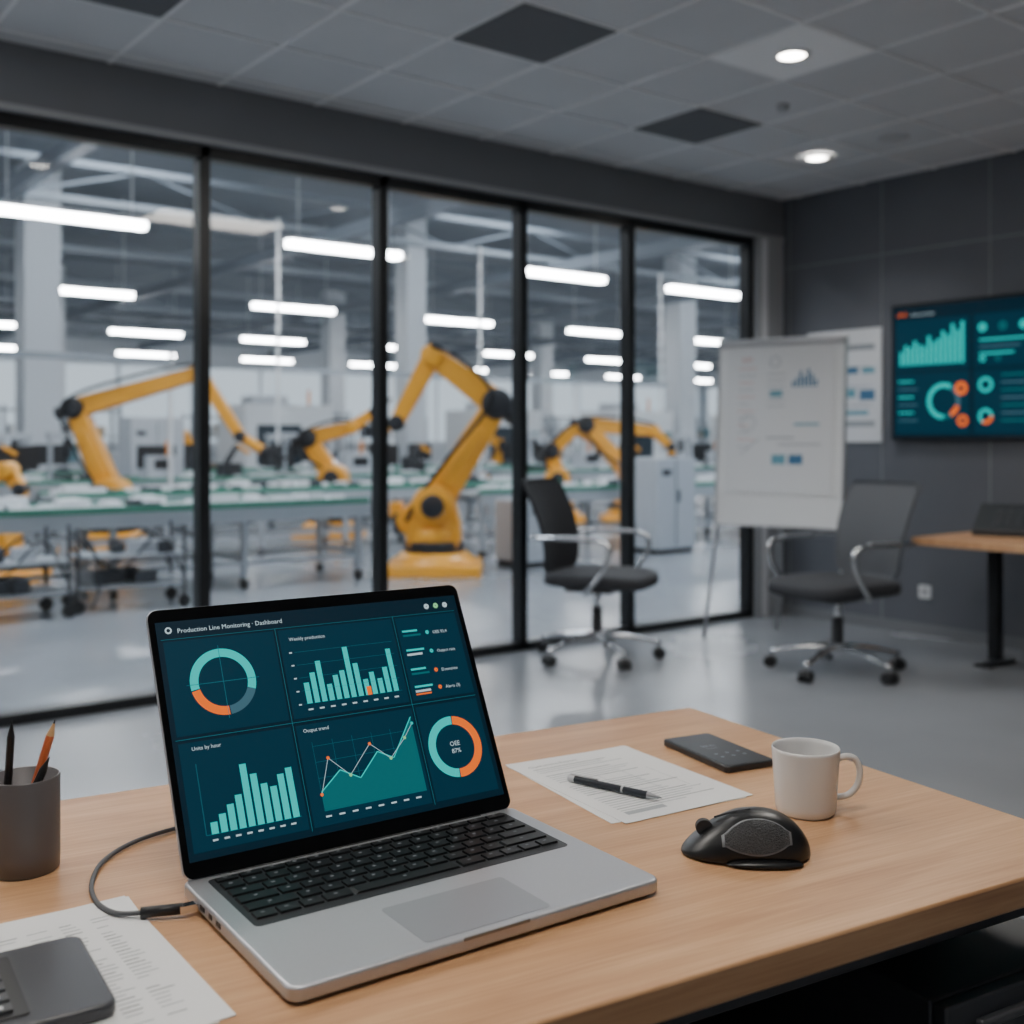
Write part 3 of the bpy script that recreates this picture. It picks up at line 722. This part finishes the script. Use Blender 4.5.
# robots
Yel=mat('robot_yellow',(238,164,40),.42,noise=.04,scale=4,coat=.2); Rdk=mat('robot_dark',(36,38,43),.45)
def robot(loc,yaw,pts,s=1.0,k=1.0):
    r=root('industrial_robot_arm',(loc[0],loc[1],0),yaw); r.scale=(s,s,s)
    S,E1,E2,W,T=pts
    b=B()
    b.box((0,0,.05),(.92,.92,.10),Yel,taper=(.95,.95)); b.cyl((0,0,.10),(0,0,.20),.42,Yel,r1=.31,seg=40)
    b.cyl((0,0,.20),(0,0,.30),.29,Rdk,seg=40); b.cyl((0,0,.30),(0,0,.42),.27,Yel,r1=.25,seg=40)
    for a in range(8): b.cyl((.37*math.cos(a*.785),.37*math.sin(a*.785),.10),(.37*math.cos(a*.785),.37*math.sin(a*.785),.135),.022,Rdk,seg=10)
    b.finish('base',r,bevel=.01)
    b=B(); b.capsule((0,.38),(S[0],S[1]),.26,.20,-.20,.20,Yel); b.capsule((-.22,.5),(S[0]-.05,S[1]),.13,.12,-.15,.15,Yel); b.cyl((S[0],-.30,S[1]),(S[0],.30,S[1]),.11,Rdk,seg=28); b.cyl((S[0],-.24,S[1]),(S[0],.24,S[1]),.185,Yel,seg=32)
    b.box((-.30,0,.47),(.16,.22,.2),Rdk); b.box((-.36,0,.60),(.12,.16,.14),Yel); b.finish('turret',r,bevel=.012)
    b=B(); b.capsule(S,E1,.165*k,.12*k,-.13*k,.13*k,Yel)
    mx_,mz_=(S[0]+E1[0])/2,(S[1]+E1[1])/2
    b.capsule((S[0]*.75+E1[0]*.25,S[1]*.75+E1[1]*.25),(S[0]*.3+E1[0]*.7,S[1]*.3+E1[1]*.7),.085*k,.07*k,-.15*k,.15*k,Yel)
    b.finish('lower_arm',r,bevel=.014)
    b=B(); b.cyl((E1[0],-.25*k,E1[1]),(E1[0],.25*k,E1[1]),.12*k,Rdk,seg=28); b.cyl((E1[0],-.19*k,E1[1]),(E1[0],.19*k,E1[1]),.155*k,Rdk,seg=32); 
    d=Vector((E1[0]-E2[0],E1[1]-E2[1])).normalized()
    b.cyl((E1[0],0,E1[1]),(E1[0]+d.x*.24,0,E1[1]+d.y*.24),.09*k,Rdk,seg=20)
    b.finish('elbow_motor',r,bevel=.01)
    b=B(); b.capsule(E1,E2,.14*k,.095*k,-.11*k,.11*k,Yel); b.cyl((E2[0],-.15*k,E2[1]),(E2[0],.15*k,E2[1]),.11*k,Yel,seg=28); b.finish('upper_arm',r,bevel=.014)
    b=B(); b.capsule(E2,W,.095*k,.07*k,-.08*k,.08*k,Yel); b.cyl((W[0],-.11*k,W[1]),(W[0],.11*k,W[1]),.08*k,Rdk,seg=24); b.finish('forearm',r,bevel=.01)
    b=B(); dv=Vector((T[0]-W[0],0,T[1]-W[1])); L_=dv.length; dv/=L_; n_=Vector((-dv.z,0,dv.x))
    w0=Vector((W[0],0,W[1])); b.cyl(w0,w0+dv*L_*.5,.06,Yel,seg=20); b.cyl(w0+dv*L_*.5,w0+dv*L_*.62,.075,Rdk,seg=20)
    for q in (-1,1): b.beam(w0+dv*L_*.6+n_*.05*q,w0+dv*L_+n_*.07*q,.035,.04,Rdk)
    b.beam(w0+dv*L_*.65-n_*.08,w0+dv*L_*.65+n_*.08,.05,.05,Rdk)
    b.finish('gripper',r,bevel=.004)
    b=B(); 
    b.tube([(-.25,-.20,.5),(S[0]-.12,-.22,S[1]+.1),(mx_-.14,-.2,mz_),(E1[0]-.05,-.26,E1[1]+.05),((E1[0]+E2[0])/2,-.17,(E1[1]+E2[1])/2+.16),(E2[0],-.15,E2[1]+.10)],.018,M_rub,seg=8,smoothpath=5)
    b.finish('hoses',r)
Y0=rad(-37.7)
robot((5.92,8.86),Y0,[(0,.64),(.60,1.60),(-.02,2.06),(-.36,1.42),(-.60,1.36)],1,.95)
robot((4.25,13.1),Y0,[(0,.62),(-.42,1.63),(1.02,2.04),(1.50,1.30),(2.0,.98)],1,.82)
robot((7.1,13.1),Y0,[(.05,.80),(-.30,1.35),(.30,1.50),(.62,1.72),(.80,1.95)],.95,.85)
robot((11.1,13.2),Y0,[(0,.70),(-.1,1.15),(.30,1.50),(.62,1.30),(.75,1.02)],.95,.85)
robot((12.0,12.5),Y0,[(0,.70),(-.70,1.50),(.35,1.40),(.62,1.15),(.66,.90)],1.0,.85)
robot((2.35,10.55),Y0,[(0,.60),(-.22,1.0),(.18,1.10),(.32,.92),(.34,.74)],.9,.8)
robot((7.6,20.4),Y0,[(0,.62),(-.3,1.3),(.4,1.6),(.7,1.2),(.8,1.0)],.85)
robot((15.1,20.3),Y0,[(0,.62),(.35,1.25),(-.3,1.6),(-.6,1.2),(-.7,1.0)],.9)
robot((20.5,17.5),Y0,[(0,.62),(-.3,1.3),(.4,1.6),(.7,1.2),(.8,1.0)],.9)

Mgn=mat('belt_green',(66,136,114),.45); Mfr=mat('frame_grey',(168,174,180),.45,.2); Mtop=mat('table_top',(176,184,187),.4); Mit=mat('white_parts',(226,229,231),.5); Mit2=mat('dark_parts',(60,64,70),.5)
Mcb=mat('cabinet_grey',(184,189,195),.5)
def conveyor(x0,x1,y,w=.8,h=.72,items=20,screens=0,stations=0):
    r=root('conveyor_table',((x0+x1)/2,y,0)); L_=x1-x0; b=B()
    b.box((0,0,h-.03),(L_,w,.05),Mtop)
    for q in(-1,1): b.box((0,q*w/2,h-.005),(L_,.03,.05),Mgn); b.box((0,q*(w/2-.01),h-.09),(L_,.04,.12),Mfr)
    n=max(2,int(L_/1.0))
    for i in range(n+1):
        x=-L_/2+.08+(L_-.16)*i/n
        for q in(-1,1):
            b.box((x,q*(w/2-.06),(h-.1)/2+.05),(.05,.05,h-.20),Mfr); b.cyl((x-.02,q*(w/2-.06),.045),(x+.02,q*(w/2-.06),.045),.045,M_dk,seg=14)
        b.box((x,0,.25),(.04,w-.12,.04),Mfr)
    for q in(-1,1): b.box((0,q*(w/2-.06),.22),(L_-.1,.035,.035),Mfr)
    b.finish('frame',r)
    b=B()
    for i in range(items):
        x=random.uniform(-L_/2+.1,L_/2-.1); yy=random.uniform(-w/2+.12,w/2-.12); m=Mit if random.random()<.7 else Mit2; hh=random.uniform(.02,.10)
        if random.random()<.5: b.box((x,yy,h-.005+hh/2),(random.uniform(.1,.24),random.uniform(.08,.16),hh),m)
        else: b.cyl((x,yy,h-.005),(x,yy,h+hh*.6),random.uniform(.05,.09),m,seg=16)
    for i in range(screens):
        x=-L_/2+(i+.5)*L_/screens; b.box((x,.1,h+.02),(.2,.15,.03),M_dk); b.box((x,.12,h+.12),(.04,.03,.2),M_dk); b.box((x,.1,h+.30),(.55,.03,.33),M_dk)
    b.finish('parts_on_belt',r)
    if stations:
        b=B()
        for i in range(stations):
            x=-L_/2+(i+.5)*L_/stations+random.uniform(-.2,.2); t=i%3
            if t==0:
                for q in(-1,1): b.box((x+q*.22,.1,h+.30),(.05,.05,.60),Mfr)
                b.box((x,.1,h+.60),(.52,.14,.10),Mcb); b.cyl((x,.1,h+.30),(x,.1,h+.56),.05,Rdk,seg=14); b.box((x,.1,h+.04),(.3,.3,.08),Rdk)
            elif t==1:
                b.box((x,.08,h+.16),(.42,.36,.32),Mcb); b.box((x,-.11,h+.20),(.26,.02,.14),M_dk); b.cyl((x+.12,.1,h+.32),(x+.12,.1,h+.52),.022,mat('beacon_amber',(230,140,40),.4),seg=10)
            else:
                b.box((x,.1,h+.10),(.30,.26,.20),Rdk); b.cyl((x-.05,.1,h+.20),(x+.12,.1,h+.46),.045,Rdk,seg=12); b.cyl((x+.12,.1,h+.46),(x+.30,.05,h+.34),.03,Yel,seg=12)
        b.finish('assembly_stations',r,bevel=.006)
conveyor(-1.6,5.15,9.2,.85,items=75)
conveyor(6.9,13.5,9.9,.85,items=60)
conveyor(3.1,9.5,11.5,.6,items=90)
conveyor(1,10.3,15.4,.9,items=80,screens=5,stations=9)
conveyor(11.8,24,15.4,.9,items=60,screens=6,stations=10)
conveyor(4,16,19,.9,items=60,screens=5,stations=8)
conveyor(17,30,12.5,.9,items=60,screens=4,stations=8)
def cabinet(x,y,w_,d_,h_,m):
    b=B(); b.box((0,0,h_/2+.03),(w_,d_,h_-.06),m); b.box((0,0,.03),(w_*.94,d_*.94,.06),M_dk); 
    b.box((-w_*.01,-d_/2-.004,h_/2+.03),(.006,.01,h_*.9),M_dk2); b.box((w_*.05,-d_/2-.015,h_*.6),(.015,.02,.14),M_dk); b.box((-w_/2+.15,-d_/2-.004,h_*.85),(.14,.01,.07),M_dk2)
    b.finish('control_cabinet',bevel=.008,loc=(x,y,0))
cabinet(9.0,8.95,.60,.6,1.06,Mcb); cabinet(7.0,8.75,.5,.5,.66,Mcb); cabinet(14.6,11.2,.8,.6,1.3,Mcb); cabinet(16,10.8,.8,.6,1.5,Mcb); cabinet(6.0,16.7,.8,.6,1.6,Mcb); cabinet(-1,14,.9,.7,1.6,Mcb);cabinet(18.5,14,.9,.7,1.7,Mcb)
def machine(x,y,w_=2.0,d_=1.4,h_=2.0):
    r=root('machining_centre',(x,y,0)); b=B()
    b.box((0,0,h_/2+.05),(w_,d_,h_-.1),Mit); b.box((0,0,.05),(w_*.96,d_*.96,.1),M_dk); b.box((-w_*.12,-d_/2-.01,h_*.58),(w_*.5,.03,h_*.42),mat('machine_window',(50,62,70),.2)); b.box((w_*.34,-d_/2-.06,h_*.62),(.36,.12,.5),Mcb); b.box((w_*.34,-d_/2-.125,h_*.68),(.26,.01,.2),TEAL2)
    b.box((-w_*.12,-d_/2-.01,h_*.22),(w_*.5,.02,h_*.2),Mcb); b.cyl((w_*.4,0,h_),(w_*.4,0,h_+.35),.03,mat('beacon_amber'),seg=12); b.box((-.2,.1,h_+.1),(.8,.6,.2),Mcb)
    b.finish('enclosure',r,bevel=.015)
for (x,y) in ((2.2,18.2),(10.6,22),(16.9,22.6),(20,21),(25.5,21.5),(4.6,31),(16,33.5),(30,24.5)): machine(x,y)
def rack(x,y,w_=2.4,h_=2.0):
    r=root('storage_rack',(x,y,0)); b=B()
    for sx in(-1,0,1):
        for sy in(-1,1): b.box((sx*w_/2,sy*.3,h_/2),(.05,.05,h_),Mst2)
    for k in range(4): b.box((0,0,.2+k*(h_-.3)/3),(w_,.62,.04),Mst2)
    b.finish('rack_frame',r); b=B()
    for k in range(3):
        x_=-w_/2+.15
        while x_<w_/2-.3:
            ww=random.uniform(.2,.4);hh=random.uniform(.18,.42); b.box((x_+ww/2,0,.22+k*(h_-.3)/3+hh/2),(ww*.9,.4,hh),random.choice([Mit,Mit2,Mcb,mat('box_teal',(90,130,140),.6),mat('box_tan',(165,148,125),.7)])); x_+=ww
    b.finish('stored_boxes',r)
for (x,y) in ((3,24),(7,25),(13,25.5),(21.5,24.6),(26,25.5),(13,30),(19,31),(25,30),(31,28),(36,30),(5,28),(27,18.5),(33,20)): rack(x,y)
b=B()
for (x,y) in ((3.1,14.3),(8.0,16.5),(12.1,16.6),(17,16.8)):
    b.cyl((x,y,0),(x,y,4.83),.03,Mit,seg=10)
for (x,y) in ((5.4,14.3),(10.2,16.6),(14.5,16.7)): b.cyl((x,y,0),(x,y,2.4),.03,Mit,seg=10)
for (x0,x1,y,z) in ((3.1,5.4,14.3,2.3),(8,17,16.6,2.4)): b.box(((x0+x1)/2,y,z),(x1-x0,.06,.08),Mst2)
b.finish('gantry_posts')
def cart(x,y,rz):
    r=root('utility_cart',(x,y,0),rz); b=B()
    for sx in(-1,1):
        for sy in(-1,1):
            b.cyl((sx*.38,sy*.22,.08),(sx*.38,sy*.22,.62),.013,Mit2,seg=8); b.cyl((sx*.38,sy*.22-.015,.05),(sx*.38,sy*.22+.015,.05),.05,M_dk,seg=16)
    for z in(.18,.40): b.box((0,0,z),(.78,.46,.02),Mfr)
    for y_ in (-.2,.2):
        b.tube([(.38,y_,.55),(.55,y_,.5),(.6,y_,.2),(.55,y_,.05)],.010,Mit2,smoothpath=5); b.tube([(-.38,y_,.58),(-.1,y_,.30),(.2,y_,.55),(.38,y_,.25)],.008,M_rub,smoothpath=5)
    for k in range(16): b.box((random.uniform(-.3,.3),random.uniform(-.15,.15),.235+.22*(k%2)),(random.uniform(.06,.16),.1,random.uniform(.06,.12)),random.choice([Mit2,Mit2,Mcb]))
    b.finish('cart_frame',r)
cart(1.95,8.35,rad(5)); cart(2.85,8.45,rad(-8)); cart(1.0,8.3,0)

# ------------------------------------------------------------------ world and camera
w=bpy.data.worlds.new('world'); SC.world=w; w.use_nodes=True
w.node_tree.nodes['Background'].inputs[0].default_value=(.5,.6,.7,1); w.node_tree.nodes['Background'].inputs[1].default_value=.3
cam=bpy.data.cameras.new('camera'); co=bpy.data.objects.new('camera',cam); COL.objects.link(co); SC.camera=co
co.location=(0,0,1.26); co.rotation_euler=(rad(90),0,rad(52.26-90))
cam.sensor_width=36; cam.lens=39.13; cam.shift_y=-72/1024; cam.clip_end=200; cam.clip_start=.05
cam.dof.use_dof=True; cam.dof.focus_distance=1.32; cam.dof.aperture_fstop=4.0
